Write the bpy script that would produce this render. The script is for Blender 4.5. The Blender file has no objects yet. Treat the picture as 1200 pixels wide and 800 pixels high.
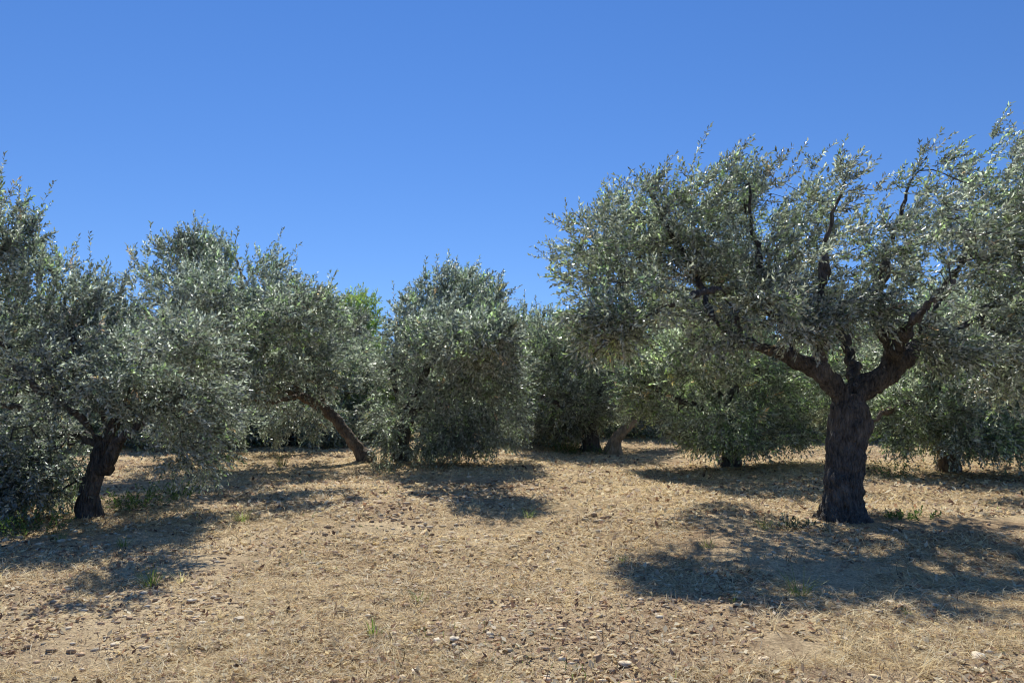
import bpy, math, random
import numpy as np
from math import radians, sin, cos, pi
from mathutils import Vector

rng = np.random.default_rng(11)
random.seed(5)
C = bpy.context.scene.collection

# ------------------------------------------------------------------ camera model
F = 867.0
CAM_H = 1.6
PITCH = math.atan(60.0 / F)


def at(px, py, Y):
    """world point seen at photo pixel (1200x800) at depth Y"""
    a, b = (px - 600) / F, (400 - py) / F
    dy = cos(PITCH) - b * sin(PITCH)
    dz = sin(PITCH) + b * cos(PITCH)
    s = Y / dy
    return np.array([a * s, Y, CAM_H + dz * s])


def on_ground(px, py):
    """point of the ground plane under photo pixel"""
    a, b = (px - 600) / F, (400 - py) / F
    dy = cos(PITCH) - b * sin(PITCH)
    dz = sin(PITCH) + b * cos(PITCH)
    s = -CAM_H / dz
    return np.array([a * s, dy * s, 0.0])


# ------------------------------------------------------------------ noise
_P = np.random.default_rng(3).random((64, 64, 64)).astype(np.float32)


def vnoise(x, y, z=0.0):
    x, y, z = np.broadcast_arrays(np.asarray(x, float), np.asarray(y, float), np.asarray(z, float))
    xi, yi, zi = np.floor(x).astype(int), np.floor(y).astype(int), np.floor(z).astype(int)
    fx, fy, fz = x - xi, y - yi, z - zi
    fx, fy, fz = [f * f * (3 - 2 * f) for f in (fx, fy, fz)]
    r = 0
    for i in (0, 1):
        for j in (0, 1):
            for k in (0, 1):
                w = (fx if i else 1 - fx) * (fy if j else 1 - fy) * (fz if k else 1 - fz)
                r = r + w * _P[(xi + i) & 63, (yi + j) & 63, (zi + k) & 63]
    return r * 2 - 1


def fbm(x, y, z=0.0, o=3):
    r, a = 0, 1.0
    for i in range(o):
        f = 2.03 ** i
        r = r + a * vnoise(np.asarray(x) * f + 7.3 * i, np.asarray(y) * f + 3.1 * i, np.asarray(z) * f)
        a *= 0.5
    return r


def gh(x, y):
    """ground height"""
    x = np.asarray(x, float)
    y = np.asarray(y, float)
    r = np.hypot(x, y)
    fade = np.clip(1.5 - r / 60, 0, 1)
    h = 0.07 * vnoise(x / 3.1 + 5, y / 2.3) + 0.035 * vnoise(x / 0.8, y / 0.8 + 9)
    return h * fade


def gf(x, y):
    r = np.hypot(x, y)
    f = np.clip(1.2 - r / 22, 0, 1)
    a = vnoise(x / 0.17, y / 0.17, 4.0)
    b = vnoise(x / 0.075 + 3, y / 0.075, 8.0)
    return gh(x, y) + (0.022 * a + 0.018 * np.abs(b)) * f * (.55 + .6 * np.clip(vnoise(x / 1.4, y / 1.4, 2.) + .4, 0, 1))


# ------------------------------------------------------------------ mesh helpers
def np_mesh(name, verts, faces_flat, loop_tot, mat=None, col=None, smooth=False):
    me = bpy.data.meshes.new(name)
    verts = np.asarray(verts, np.float32).reshape(-1, 3)
    faces_flat = np.asarray(faces_flat, np.int32).ravel()
    me.vertices.add(len(verts))
    me.vertices.foreach_set("co", verts.ravel())
    me.loops.add(len(faces_flat))
    me.loops.foreach_set("vertex_index", faces_flat)
    n = len(faces_flat) // loop_tot
    me.polygons.add(n)
    me.polygons.foreach_set("loop_start", np.arange(n, dtype=np.int32) * loop_tot)
    me.polygons.foreach_set("loop_total", np.full(n, loop_tot, np.int32))
    if smooth:
        me.polygons.foreach_set("use_smooth", np.ones(n, bool))
    me.update(calc_edges=True)
    if col is not None:
        ca = me.color_attributes.new("Col", 'FLOAT_COLOR', 'POINT')
        cc = np.ones((len(verts), 4), np.float32)
        cc[:, :3] = col
        ca.data.foreach_set("color", cc.ravel())
    if mat:
        me.materials.append(mat)
    me.validate()
    return me


def obj(name, me, parent=None):
    o = bpy.data.objects.new(name, me)
    C.objects.link(o)
    o.parent = parent
    return o


def tag(o, label=None, cat=None, group=None, kind=None):
    if label: o['label'] = label
    if cat: o['category'] = cat
    if group: o['group'] = group
    if kind: o['kind'] = kind
    return o


def norm(v):
    return v / (np.linalg.norm(v, axis=-1, keepdims=True) + 1e-9)


# ------------------------------------------------------------------ materials
def new_mat(name):
    m = bpy.data.materials.new(name)
    m.use_nodes = True
    nt = m.node_tree
    for n in list(nt.nodes): nt.nodes.remove(n)
    return m, nt, nt.nodes, nt.links


def leaf_material(name, back=(0.62, 0.64, 0.58), backmix=0.85, rough=0.33, trans=0.45, spec=1.0):
    m, nt, N, L = new_mat(name)
    out = N.new('ShaderNodeOutputMaterial')
    at_ = N.new('ShaderNodeAttribute'); at_.attribute_name = 'Col'
    geo = N.new('ShaderNodeNewGeometry')
    mul = N.new('ShaderNodeMath'); mul.operation = 'MULTIPLY'; mul.inputs[1].default_value = backmix
    L.new(geo.outputs['Backfacing'], mul.inputs[0])
    mx = N.new('ShaderNodeMix'); mx.data_type = 'RGBA'
    L.new(mul.outputs[0], mx.inputs['Factor'])
    L.new(at_.outputs['Color'], mx.inputs['A'])
    mx.inputs['B'].default_value = (*back, 1)
    p = N.new('ShaderNodeBsdfPrincipled')
    L.new(mx.outputs['Result'], p.inputs['Base Color'])
    p.inputs['Roughness'].default_value = rough
    p.inputs['Specular IOR Level'].default_value = spec
    t = N.new('ShaderNodeBsdfTranslucent')
    sc = N.new('ShaderNodeMix'); sc.data_type = 'RGBA'; sc.blend_type = 'MULTIPLY'
    sc.inputs['Factor'].default_value = 1
    L.new(at_.outputs['Color'], sc.inputs['A'])
    sc.inputs['B'].default_value = (1.65, 1.8, 1.35, 1)
    L.new(sc.outputs['Result'], t.inputs['Color'])
    ms = N.new('ShaderNodeMixShader'); ms.inputs[0].default_value = trans
    L.new(p.outputs[0], ms.inputs[1]); L.new(t.outputs[0], ms.inputs[2])
    L.new(ms.outputs[0], out.inputs[0])
    return m


def bark_material(name, dark, light, scale=1.0):
    m, nt, N, L = new_mat(name)
    out = N.new('ShaderNodeOutputMaterial')
    tc = N.new('ShaderNodeTexCoord')
    mp = N.new('ShaderNodeMapping'); mp.inputs['Scale'].default_value = (1, 1, 0.28)
    L.new(tc.outputs['Object'], mp.inputs[0])
    n1 = N.new('ShaderNodeTexNoise'); n1.inputs['Scale'].default_value = 26 * scale
    n1.inputs['Detail'].default_value = 6; n1.inputs['Roughness'].default_value = 0.7
    L.new(mp.outputs[0], n1.inputs[0])
    n2 = N.new('ShaderNodeTexNoise'); n2.inputs['Scale'].default_value = 5
    n2.inputs['Detail'].default_value = 4
    L.new(tc.outputs['Object'], n2.inputs[0])
    vo = N.new('ShaderNodeTexVoronoi'); vo.feature = 'DISTANCE_TO_EDGE'
    vo.inputs['Scale'].default_value = 30 * scale
    L.new(mp.outputs[0], vo.inputs[0])
    ad = N.new('ShaderNodeMath'); ad.operation = 'ADD'
    L.new(n1.outputs[0], ad.inputs[0])
    m2 = N.new('ShaderNodeMath'); m2.operation = 'MULTIPLY'; m2.inputs[1].default_value = 0.5
    L.new(n2.outputs[0], m2.inputs[0]); L.new(m2.outputs[0], ad.inputs[1])
    cr = N.new('ShaderNodeValToRGB')
    cr.color_ramp.elements[0].position = 0.55; cr.color_ramp.elements[0].color = (*dark, 1)
    cr.color_ramp.elements[1].position = 0.95; cr.color_ramp.elements[1].color = (*light, 1)
    L.new(ad.outputs[0], cr.inputs[0])
    p = N.new('ShaderNodeBsdfPrincipled'); p.inputs['Roughness'].default_value = 0.85
    p.inputs['Specular IOR Level'].default_value = 0.25
    L.new(cr.outputs[0], p.inputs['Base Color'])
    hh = N.new('ShaderNodeMath'); hh.operation = 'MULTIPLY'
    sm = N.new('ShaderNodeMath'); sm.operation = 'MINIMUM'; sm.inputs[1].default_value = 0.25
    L.new(vo.outputs['Distance'], sm.inputs[0])
    L.new(sm.outputs[0], hh.inputs[0]); hh.inputs[1].default_value = 2.0
    h2 = N.new('ShaderNodeMath'); h2.operation = 'ADD'
    L.new(hh.outputs[0], h2.inputs[0]); L.new(n1.outputs[0], h2.inputs[1])
    b = N.new('ShaderNodeBump'); b.inputs['Strength'].default_value = 1.0; b.inputs['Distance'].default_value = 0.04
    L.new(h2.outputs[0], b.inputs['Height']); L.new(b.outputs[0], p.inputs['Normal'])
    L.new(p.outputs[0], out.inputs[0])
    return m


def col_material(name, rough=0.8, spec=0.2, trans=0.0, bump=None):
    m, nt, N, L = new_mat(name)
    out = N.new('ShaderNodeOutputMaterial')
    a = N.new('ShaderNodeAttribute'); a.attribute_name = 'Col'
    p = N.new('ShaderNodeBsdfPrincipled'); p.inputs['Roughness'].default_value = rough
    p.inputs['Specular IOR Level'].default_value = spec
    if bump:
        tc = N.new('ShaderNodeTexCoord')
        n1 = N.new('ShaderNodeTexNoise'); n1.inputs['Scale'].default_value = bump
        n1.inputs['Detail'].default_value = 5
        L.new(tc.outputs['Object'], n1.inputs[0])
        b = N.new('ShaderNodeBump'); b.inputs['Strength'].default_value = 0.5; b.inputs['Distance'].default_value = 0.01
        L.new(n1.outputs[0], b.inputs['Height']); L.new(b.outputs[0], p.inputs['Normal'])
        mx = N.new('ShaderNodeMix'); mx.data_type = 'RGBA'; mx.blend_type = 'MULTIPLY'
        mr = N.new('ShaderNodeMapRange'); mr.inputs['From Min'].default_value = 0.3; mr.inputs['From Max'].default_value = 0.7
        mr.inputs['To Min'].default_value = 0.6; mr.inputs['To Max'].default_value = 1.1
        L.new(n1.outputs[0], mr.inputs[0])
        mx.inputs['Factor'].default_value = 1
        L.new(a.outputs['Color'], mx.inputs['A']); L.new(mr.outputs[0], mx.inputs['B'])
        L.new(mx.outputs['Result'], p.inputs['Base Color'])
    else:
        L.new(a.outputs['Color'], p.inputs['Base Color'])
    if trans:
        t = N.new('ShaderNodeBsdfTranslucent'); L.new(a.outputs['Color'], t.inputs['Color'])
        ms = N.new('ShaderNodeMixShader'); ms.inputs[0].default_value = trans
        L.new(p.outputs[0], ms.inputs[1]); L.new(t.outputs[0], ms.inputs[2]); L.new(ms.outputs[0], out.inputs[0])
    else:
        L.new(p.outputs[0], out.inputs[0])
    return m


M_LEAF = leaf_material('olive_leaf')
M_GREEN = leaf_material('weed_leaf', back=(0.12, 0.17, 0.05), backmix=0.4, rough=0.5, trans=0.4, spec=0.3)
M_BARK = bark_material('bark', (0.03, 0.028, 0.026), (0.21, 0.195, 0.175))
M_BARK2 = bark_material('bark_light', (0.08, 0.06, 0.048), (0.34, 0.27, 0.20))
M_BARK_SUNLIT = bark_material('bark_sunlit', (0.22, 0.17, 0.12), (0.58, 0.47, 0.35))  # paler copy of the bark, sunlight put into its colour
M_STRAW = col_material('straw', 0.6, 0.35, 0.42)
M_STONE = col_material('stone', 0.85, 0.2, 0, bump=35)


def ground_material():
    m, nt, N, L = new_mat('dry_soil')
    out = N.new('ShaderNodeOutputMaterial')
    tc = N.new('ShaderNodeTexCoord')

    def noise(scale, det=4, ro=0.6):
        n = N.new('ShaderNodeTexNoise'); n.inputs['Scale'].default_value = scale
        n.inputs['Detail'].default_value = det; n.inputs['Roughness'].default_value = ro
        L.new(tc.outputs['Object'], n.inputs[0]); return n
    big = noise(0.45, 4, 0.55); mid = noise(5, 6, 0.7); fine = noise(45, 6, 0.75)
    c1 = N.new('ShaderNodeValToRGB')
    e = c1.color_ramp.elements
    e[0].position = 0.40; e[0].color = (0.42, 0.29, 0.17, 1)
    e[1].position = 0.58; e[1].color = (0.82, 0.66, 0.40, 1)
    L.new(big.outputs[0], c1.inputs[0])
    c2 = N.new('ShaderNodeValToRGB')
    e = c2.color_ramp.elements
    e[0].position = 0.33; e[0].color = (0.17, 0.105, 0.065, 1)
    e[1].position = 0.66; e[1].color = (0.86, 0.70, 0.44, 1)
    L.new(mid.outputs[0], c2.inputs[0])
    c3 = N.new('ShaderNodeValToRGB')
    e = c3.color_ramp.elements
    e[0].position = 0.36; e[0].color = (0.5, 0.44, 0.40, 1)
    e[1].position = 0.62; e[1].color = (1.45, 1.4, 1.33, 1)
    L.new(fine.outputs[0], c3.inputs[0])
    mx = N.new('ShaderNodeMix'); mx.data_type = 'RGBA'; mx.inputs['Factor'].default_value = 0.5
    L.new(c1.outputs[0], mx.inputs['A']); L.new(c2.outputs[0], mx.inputs['B'])
    my = N.new('ShaderNodeMix'); my.data_type = 'RGBA'; my.blend_type = 'MULTIPLY'; my.inputs['Factor'].default_value = 0.85
    L.new(mx.outputs['Result'], my.inputs['A']); L.new(c3.outputs[0], my.inputs['B'])
    p = N.new('ShaderNodeBsdfPrincipled'); p.inputs['Roughness'].default_value = 0.95
    p.inputs['Specular IOR Level'].default_value = 0.1
    L.new(my.outputs['Result'], p.inputs['Base Color'])
    ad = N.new('ShaderNodeMath'); ad.operation = 'ADD'
    L.new(mid.outputs[0], ad.inputs[0]); L.new(fine.outputs[0], ad.inputs[1])
    b = N.new('ShaderNodeBump'); b.inputs['Strength'].default_value = 1.; b.inputs['Distance'].default_value = 0.03
    L.new(ad.outputs[0], b.inputs['Height']); L.new(b.outputs[0], p.inputs['Normal'])
    L.new(p.outputs[0], out.inputs[0])
    return m


# ------------------------------------------------------------------ ground
def axis(breaks):
    out = []
    for a, b, s in breaks:
        out.append(np.arange(a, b, s))
    return np.concatenate(out)


gx = np.unique(np.concatenate([-np.geomspace(15, 2500, 40), np.arange(-15, 15, 0.075), np.geomspace(15, 2500, 40)]))
gy = np.unique(np.concatenate([-np.geomspace(1, 800, 22), axis([(-1, 3, 0.3), (3, 7, 0.035), (7, 12, 0.06), (12, 32, 0.14)]),
                               np.geomspace(32, 3500, 45)]))
X, Y = np.meshgrid(gx, gy)
Z = gf(X, Y)
V = np.stack([X, Y, Z], -1).reshape(-1, 3)
nx, ny = len(gx), len(gy)
ii = (np.arange(ny - 1)[:, None] * nx + np.arange(nx - 1)[None, :]).ravel()
me = np_mesh('ground', V, np.stack([ii, ii + 1, ii + nx + 1, ii + nx], -1), 4, ground_material(), smooth=True)
tag(obj('ground', me), kind='structure')

# ------------------------------------------------------------------ leaves
OLIVE = np.array([(0.14, 0.155, 0.105), (0.28, 0.295, 0.215), (0.09, 0.10, 0.07), (0.60, 0.60, 0.50), (0.18, 0.215, 0.12)])
OLIVE = OLIVE * np.array([1.1, 1.12, 1.26])
COOL = OLIVE * np.array([1.0, 1.02, 1.12])  # blue tint in the leaf colour stands in for haze at the left
PALE = OLIVE * np.array([1.25, 1.27, 1.25])  # leaf colour lightened in place of haze, lifts the shade inside the crowns
YOUNG = np.array([(0.14, 0.19, 0.07), (0.17, 0.21, 0.09)])


def shoots_to_mesh(name, P, D, Ls, n, leaf_len, leaf_w, cols, mat, droop=0.15, spread=0.9, stem=(0.12, 0.10, 0.075),
                   clumpcol=None, stem_w=0.0025, seed=0):
    """P base, D direction, Ls length of every shoot; n leaves per shoot -> one mesh of leaf faces"""
    r = np.random.default_rng(seed)
    S = len(P)
    D = norm(D)
    up = np.array([0.0, 0.0, 1.0])
    a = norm(np.cross(D, up + 0.01 * r.normal(size=(S, 3))))
    b = np.cross(D, a)
    t = (np.arange(n) + 0.5) / n
    t = np.repeat(t[None, :], S, 0) + r.normal(0, 0.02, (S, n))
    pos = P[:, None] + D[:, None] * (t * Ls[:, None])[..., None]
    pos[..., 2] -= droop * (t ** 2) * Ls[:, None]
    ang = (np.arange(n) % 2) * pi + (np.arange(n) // 2) * (pi / 2)
    ang = ang[None] + r.random((S, 1)) * 6.28 + r.normal(0, 0.45, (S, n))
    radial = a[:, None] * np.cos(ang)[..., None] + b[:, None] * np.sin(ang)[..., None]
    tilt = spread * (1.05 - 0.55 * t) + r.normal(0, 0.22, (S, n))
    ld = D[:, None] * np.cos(tilt)[..., None] + radial * np.sin(tilt)[..., None]
    ld[..., 2] -= droop * 0.7 * np.abs(r.normal(0, 1, (S, n)))
    ld = norm(ld + r.normal(0, 0.14, (S, n, 3)))
    nrm = norm(np.cross(np.cross(ld, D[:, None] + 0.001), ld) + r.normal(0, 0.55, (S, n, 3)))
    side = norm(np.cross(ld, nrm))
    nn = np.cross(side, ld)
    flip = np.where(r.random((S, n)) < 0.35, -1, 1)[..., None]
    side = side * flip
    ll = leaf_len * (0.7 + 0.5 * r.random((S, n)))[..., None]
    lw = leaf_w * (0.75 + 0.5 * r.random((S, n)))[..., None]
    v0 = pos
    v2 = pos + ld * ll - nn * ll * 0.10
    mid = pos + ld * ll * 0.48 + nn * ll * 0.04
    v1 = mid + side * lw * 0.5 + nn * lw * 0.12
    v3 = mid - side * lw * 0.5 + nn * lw * 0.12
    V = np.stack([v0, v1, v2, v3], 2).reshape(-1, 3)
    k = np.arange(S * n) * 4
    Fa = np.stack([k, k + 1, k + 2, k, k + 2, k + 3], -1).reshape(-1, 3)
    ci = r.integers(0, len(cols), (S, n))
    cc = cols[ci] * (0.75 + 0.55 * r.random((S, n, 1)))
    if clumpcol is not None:
        cc = cc * clumpcol[:, None]
    cc = np.repeat(cc.reshape(-1, 3), 4, 0)
    # stems: one thin three-sided sliver each
    tip = P + D * Ls[:, None]; tip[:, 2] -= droop * Ls
    mid2 = P + D * Ls[:, None] * 0.5; mid2[:, 2] -= droop * 0.25 * Ls
    SV = np.stack([P - a * stem_w, P + a * stem_w, mid2 + b * stem_w, tip], 1).reshape(-1, 3)
    k2 = np.arange(S) * 4 + len(V)
    SF = np.stack([k2, k2 + 1, k2 + 2, k2, k2 + 2, k2 + 3, k2 + 1, k2 + 3, k2 + 2], -1).reshape(-1, 3)
    sc = np.tile(np.array(stem), (len(SV), 1))
    return np_mesh(name, np.concatenate([V, SV]), np.concatenate([Fa, SF]), 3, mat, np.concatenate([cc, sc]))


# ------------------------------------------------------------------ branch skeleton
class Skel:
    def __init__(s):
        s.p = []; s.par = []; s.r = []; s.limb = []; s.hand = []

    def add(s, p, par, r=0.0, limb=0, hand=False):
        s.p.append(np.asarray(p, float)); s.par.append(par); s.r.append(r); s.limb.append(limb); s.hand.append(hand)
        return len(s.p) - 1

    def path(s, pts, radii, start=-1, limb=0, step=0.12, wob=0.03, r=None):
        r = r or rng
        pts = [np.asarray(q, float) for q in pts]
        if start >= 0:
            pts = [s.p[start]] + pts; radii = [radii[0]] + list(radii)
        # catmull-rom
        last = start
        if start < 0:
            last = s.add(pts[0], -1, radii[0], limb, True)
        for i in range(len(pts) - 1):
            p0 = pts[max(i - 1, 0)]; p1 = pts[i]; p2 = pts[i + 1]; p3 = pts[min(i + 2, len(pts) - 1)]
            n = max(1, int(np.linalg.norm(p2 - p1) / step))
            for k in range(1, n + 1):
                t = k / n
                q = 0.5 * ((2 * p1) + (-p0 + p2) * t + (2 * p0 - 5 * p1 + 4 * p2 - p3) * t * t + (-p0 + 3 * p1 - 3 * p2 + p3) * t ** 3)
                q = q + r.normal(0, wob, 3) * (1 if k < n else 0)
                last = s.add(q, last, radii[i] * (1 - t) + radii[i + 1] * t, limb, True)
        return last

    def nearest(s, q):
        A = np.array(s.p)
        return int(np.argmin(np.linalg.norm(A - q, axis=1)))


def tube(chain_pts, chain_r, sides, V, Fq, cap=False):
    pts = np.array(chain_pts); n = len(pts)
    if n < 2: return
    tan = np.gradient(pts, axis=0); tan = norm(tan)
    ref = np.array([0.3, 0.9, 0.2]) if abs(tan[0][1]) < 0.8 else np.array([0.9, 0.1, 0.3])
    u = norm(np.cross(tan, ref)); w = np.cross(tan, u)
    ang = np.arange(sides) * 2 * pi / sides
    ring = pts[:, None] + np.array(chain_r)[:, None, None] * (u[:, None] * np.cos(ang)[None, :, None] + w[:, None] * np.sin(ang)[None, :, None])
    base = sum(len(v) for v in V)
    V.append(ring.reshape(-1, 3))
    i = np.arange(n - 1)[:, None] * sides; j = np.arange(sides)[None]; j2 = (j + 1) % sides
    q = np.stack([base + i + j, base + i + j2, base + i + sides + j2, base + i + sides + j], -1).reshape(-1, 4)
    Fq.append(q)


def remesh_trunk(name, chains, voxel, mat, disp=0.02, origin=np.zeros(3)):
    import bmesh
    bm = bmesh.new()
    for pts, rad in chains:
        V, Fq = [], []
        tube(pts, rad, 14, V, Fq)
        vs = [bm.verts.new(v) for v in V[0]]
        for q in Fq[0]:
            bm.faces.new([vs[k] for k in q])
        bm.faces.new([vs[k] for k in range(13, -1, -1)])
        m = len(V[0])
        bm.faces.new([vs[k] for k in range(m - 14, m)])
    me = bpy.data.meshes.new('tmp'); bm.to_mesh(me); bm.free()
    o = bpy.data.objects.new('tmp', me); C.objects.link(o)
    md = o.modifiers.new('r', 'REMESH'); md.mode = 'VOXEL'; md.voxel_size = voxel
    sm = o.modifiers.new('s', 'SMOOTH'); sm.iterations = 5; sm.factor = 0.5
    dg = bpy.context.evaluated_depsgraph_get()
    nm = bpy.data.meshes.new_from_object(o.evaluated_get(dg))
    bpy.data.objects.remove(o); bpy.data.meshes.remove(me)
    n = len(nm.vertices)
    co = np.empty(n * 3, np.float32); nm.vertices.foreach_get('co', co); co = co.reshape(-1, 3).astype(float)
    no = np.empty(n * 3, np.float32); nm.vertices.foreach_get('normal', no); no = no.reshape(-1, 3)
    tw = co[:, 2] * 1.2
    x = co[:, 0] + 0.10 * np.sin(tw * 3); y = co[:, 1] + 0.1 * np.cos(tw * 3)
    d = disp * (1.5 * vnoise(co[:, 0] * 5, co[:, 1] * 5, co[:, 2] * 2.6)
                + 1.3 * (np.abs(vnoise(x * 13, y * 13, co[:, 2] * 1.6)) - 0.3)
                + 0.7 * (np.abs(vnoise(x * 34, y * 34, co[:, 2] * 5)) - 0.3)
                + 0.5 * vnoise(co[:, 0] * 22, co[:, 1] * 22, co[:, 2] * 16))
    co = co + no * d[:, None]
    co -= origin
    nm.vertices.foreach_set('co', co.astype(np.float32).ravel())
    nm.materials.clear(); nm.materials.append(mat)
    nm.polygons.foreach_set('use_smooth', np.ones(len(nm.polygons), bool))
    nm.name = name; nm.update()
    return nm


def make_tree(base, trunk, limbs, lobes, tips, seed, label, group=None, wind=(0.35, 0, 0.1), leaf_len=0.06, leaf_w=0.014,
              leaves=14, shoots=5, shoot_len=0.28, voxel=0.03, bark=None, cols=OLIVE, young=0.1, hide_r=0.004, roots=5,
              clump_t=-0.25, droop=0.12, extra_hang=0.15, tiplen=1.0, name='olive_tree', rootr=1.0):
    """base (x,y). trunk: (pts, radii). limbs: list of (start index or pt, pts, radii). lobes: (centre, (rx,ry,rz), weight)"""
    r = np.random.default_rng(seed)
    bz = float(gh(base[0], base[1])) - 0.03
    org = np.array([base[0], base[1], bz])
    root = bpy.data.objects.new(name, None); C.objects.link(root)
    root.location = org
    root.empty_display_size = 0.3
    tag(root, label, 'olive tree' if name == 'olive_tree' else 'tree', group)
    sk = Skel()
    tp = [np.asarray(q, float) for q in trunk[0]]
    sk.path(tp, trunk[1], -1, 0, 0.10, 0.012, r)
    chains = [(list(sk.p), [x for x in sk.r])]
    # roots flaring out at the base
    for k in range(roots):
        a = k * 2 * pi / max(roots, 1) + r.normal(0, 0.3)
        rr = trunk[1][0] * rootr
        b0 = tp[0]
        pp = [b0 + np.array([cos(a) * rr * 0.45, sin(a) * rr * 0.45, 0.34]), b0 + np.array([cos(a) * rr * 0.8, sin(a) * rr * 0.8, 0.12]),
              b0 + np.array([cos(a) * rr * 1.35, sin(a) * rr * 1.35, -0.06]), b0 + np.array([cos(a) * rr * 1.9, sin(a) * rr * 1.9, -0.14])]
        chains.append((pp, [rr * 0.4, rr * 0.42, rr * 0.30, rr * 0.16]))
    for li, (st, pts, rad) in enumerate(limbs):
        rad = [rad[0] * .8] + [q * max(.36, .82 - .08 * i_) for i_, q in enumerate(rad[1:])]
        pts = [np.asarray(q, float) for q in pts]
        if st is None:
            s0 = sk.nearest(pts[0])
        else:
            s0 = sk.nearest(np.asarray(st, float))
        n0 = len(sk.p)
        sk.path(pts, rad, s0, li + 1, 0.11, 0.022, r)
        ch = [sk.p[s0]] + sk.p[n0:]; cr = [rad[0]] + sk.r[n0:]
        keep = [i for i in range(len(ch)) if cr[i] > (0.028 if voxel < 0.02 else 0.035)]
        if len(keep) > 1:
            chains.append(([ch[i] for i in keep], [cr[i] for i in keep]))
    # attraction tips inside the lobes
    W = np.array([l[2] for l in lobes], float); W /= W.sum()
    T = []
    tries = 0
    while len(T) < tips and tries < 60:
        tries += 1
        m = tips
        li = r.choice(len(lobes), m, p=W)
        c = np.array([l[0] for l in lobes])[li]; rad = np.array([l[1] for l in lobes])[li]
        d = norm(r.normal(size=(m, 3))); u = r.random((m, 1)) ** 0.45
        q = c + d * rad * u * (0.92 + 0.16 * vnoise(d[:, 0] * 3 + seed, d[:, 1] * 3, d[:, 2] * 3)[:, None])
        ok = (vnoise(q[:, 0] * 1.5 + seed * 3.3, q[:, 1] * 1.5, q[:, 2] * 1.2) + 0.35 * r.random(m)) > clump_t
        ok &= q[:, 2] > 0.25
        T += list(q[ok])
    T = np.array(T[:tips])
    P = np.zeros((len(T) * 30 + 4000, 3)); n = len(sk.p); P[:n] = sk.p
    blocked = np.zeros(len(P)); 
    # never grow out of the lowest trunk
    zlow = tp[0][2] + 0.45 * (tp[-1][2] - tp[0][2])
    for i in range(n):
        if sk.limb[i] == 0 and sk.p[i][2] < zlow: blocked[i] = 99
    d0 = np.min(np.linalg.norm(T[:, None] - P[None, :n], axis=2), axis=1)
    order = np.argsort(d0 + r.normal(0, 0.12, len(T)))
    for ti in order:
        q = T[ti]
        dd = np.linalg.norm(P[:n] - q, axis=1) + blocked[:n]
        dz = q[2] - P[:n, 2]
        dd = dd + 0.15 * np.abs(np.minimum(dz, 0))
        j = int(np.argmin(dd))
        a = P[j].copy()
        dist = np.linalg.norm(q - a)
        if dist < 0.05: continue
        k = max(1, int(dist / 0.14))
        pd = a - (sk.p[sk.par[j]] if sk.par[j] >= 0 else a - np.array([0, 0, 0.1]))
        pd = norm(pd) * dist * 0.35
        c1 = a + pd + np.array([0, 0, 0.06 * dist])
        last = j
        for s_ in range(1, k + 1):
            t = s_ / k
            pt = (1 - t) ** 2 * a + 2 * t * (1 - t) * (c1 * 0.5 + 0.5 * (a + q) / 2) + t * t * q
            pt = pt + (r.normal(0, 0.018, 3) if s_ < k else 0)
            last = sk.add(pt, last, 0, sk.limb[j], False)
            P[n] = pt; n += 1
    N = len(sk.p)
    par = np.array(sk.par); Pn = np.array(sk.p)
    acc = np.zeros(N); rad = np.zeros(N); ex = 2.35
    kids = [[] for _ in range(N)]
    for i in range(N):
        if par[i] >= 0: kids[par[i]].append(i)
    hand = np.array(sk.hand); rs = np.array(sk.r)
    for i in range(N - 1, -1, -1):
        v = acc[i] if acc[i] > 0 else 0.0028 ** ex
        rad[i] = v ** (1 / ex)
        if par[i] >= 0: acc[par[i]] += v
    capr = np.where(hand, np.maximum(rs, 0.004), rad)
    for i in range(N):
        if not hand[i] and par[i] >= 0:
            capr[i] = min(rad[i], capr[par[i]] * 0.92)
    # chains -> branch meshes per limb
    BV = {}; BF = {}
    done = np.zeros(N, bool)
    starts = [0]
    kidset = kids
    stack = [(0, -1)]
    while stack:
        s0, prev = stack.pop()
        ch = [prev] if prev >= 0 else []
        cur = s0
        while True:
            ch.append(cur)
            ks = kidset[cur]
            if not ks: break
            big = max(ks, key=lambda c_: (hand[c_], capr[c_]))
            for c_ in ks:
                if c_ != big: stack.append((c_, cur))
            cur = big
        rr = [capr[c_] for c_ in ch]
        if len(ch) > 1 and prev >= 0: rr[0] = min(rr[0], rr[1] * 1.15)
        # split off what the remeshed trunk already covers
        lim = 0.026 if voxel < 0.02 else 0.033
        k0 = 0
        while k0 < len(ch) and hand[ch[k0]] and rr[k0] > lim and (par[ch[k0]] < 0 or True): k0 += 1
        k0 = max(0, k0 - 2)
        ch2, rr2 = ch[k0:], rr[k0:]
        while len(rr2) > 1 and rr2[-1] < hide_r: ch2 = ch2[:-1]; rr2 = rr2[:-1]
        if len(ch2) < 2: continue
        l = sk.limb[ch2[-1]]
        V_ = BV.setdefault(l, []); F_ = BF.setdefault(l, [])
        mx = max(rr2)
        tube(Pn[ch2] - org, rr2, 8 if mx > 0.03 else (5 if mx > 0.012 else 3), V_, F_)
    bark = bark or M_BARK
    tm = remesh_trunk('trunk', chains, voxel, bark, 0.03 if voxel < 0.015 else (.022 if voxel < .02 else 0.018), org)
    obj('trunk', tm, root)
    for l in sorted(BV):
        bmsh = np_mesh('branch', np.concatenate(BV[l]), np.concatenate(BF[l]), 4, bark, smooth=True)
        obj('branch', bmsh, root)
    # shoots
    thin = np.where((~hand) & (rad < 0.0105))[0]
    tipn = np.array([i for i in thin if not kids[i]])
    midn = np.array([i for i in thin if kids[i]])
    cen = Pn[thin].mean(0)
    sel = [tipn] * shoots
    k = int(len(tipn) * shoots * 0.5)
    if len(midn): sel.append(r.choice(midn, k))
    idx = np.concatenate(sel)
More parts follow.
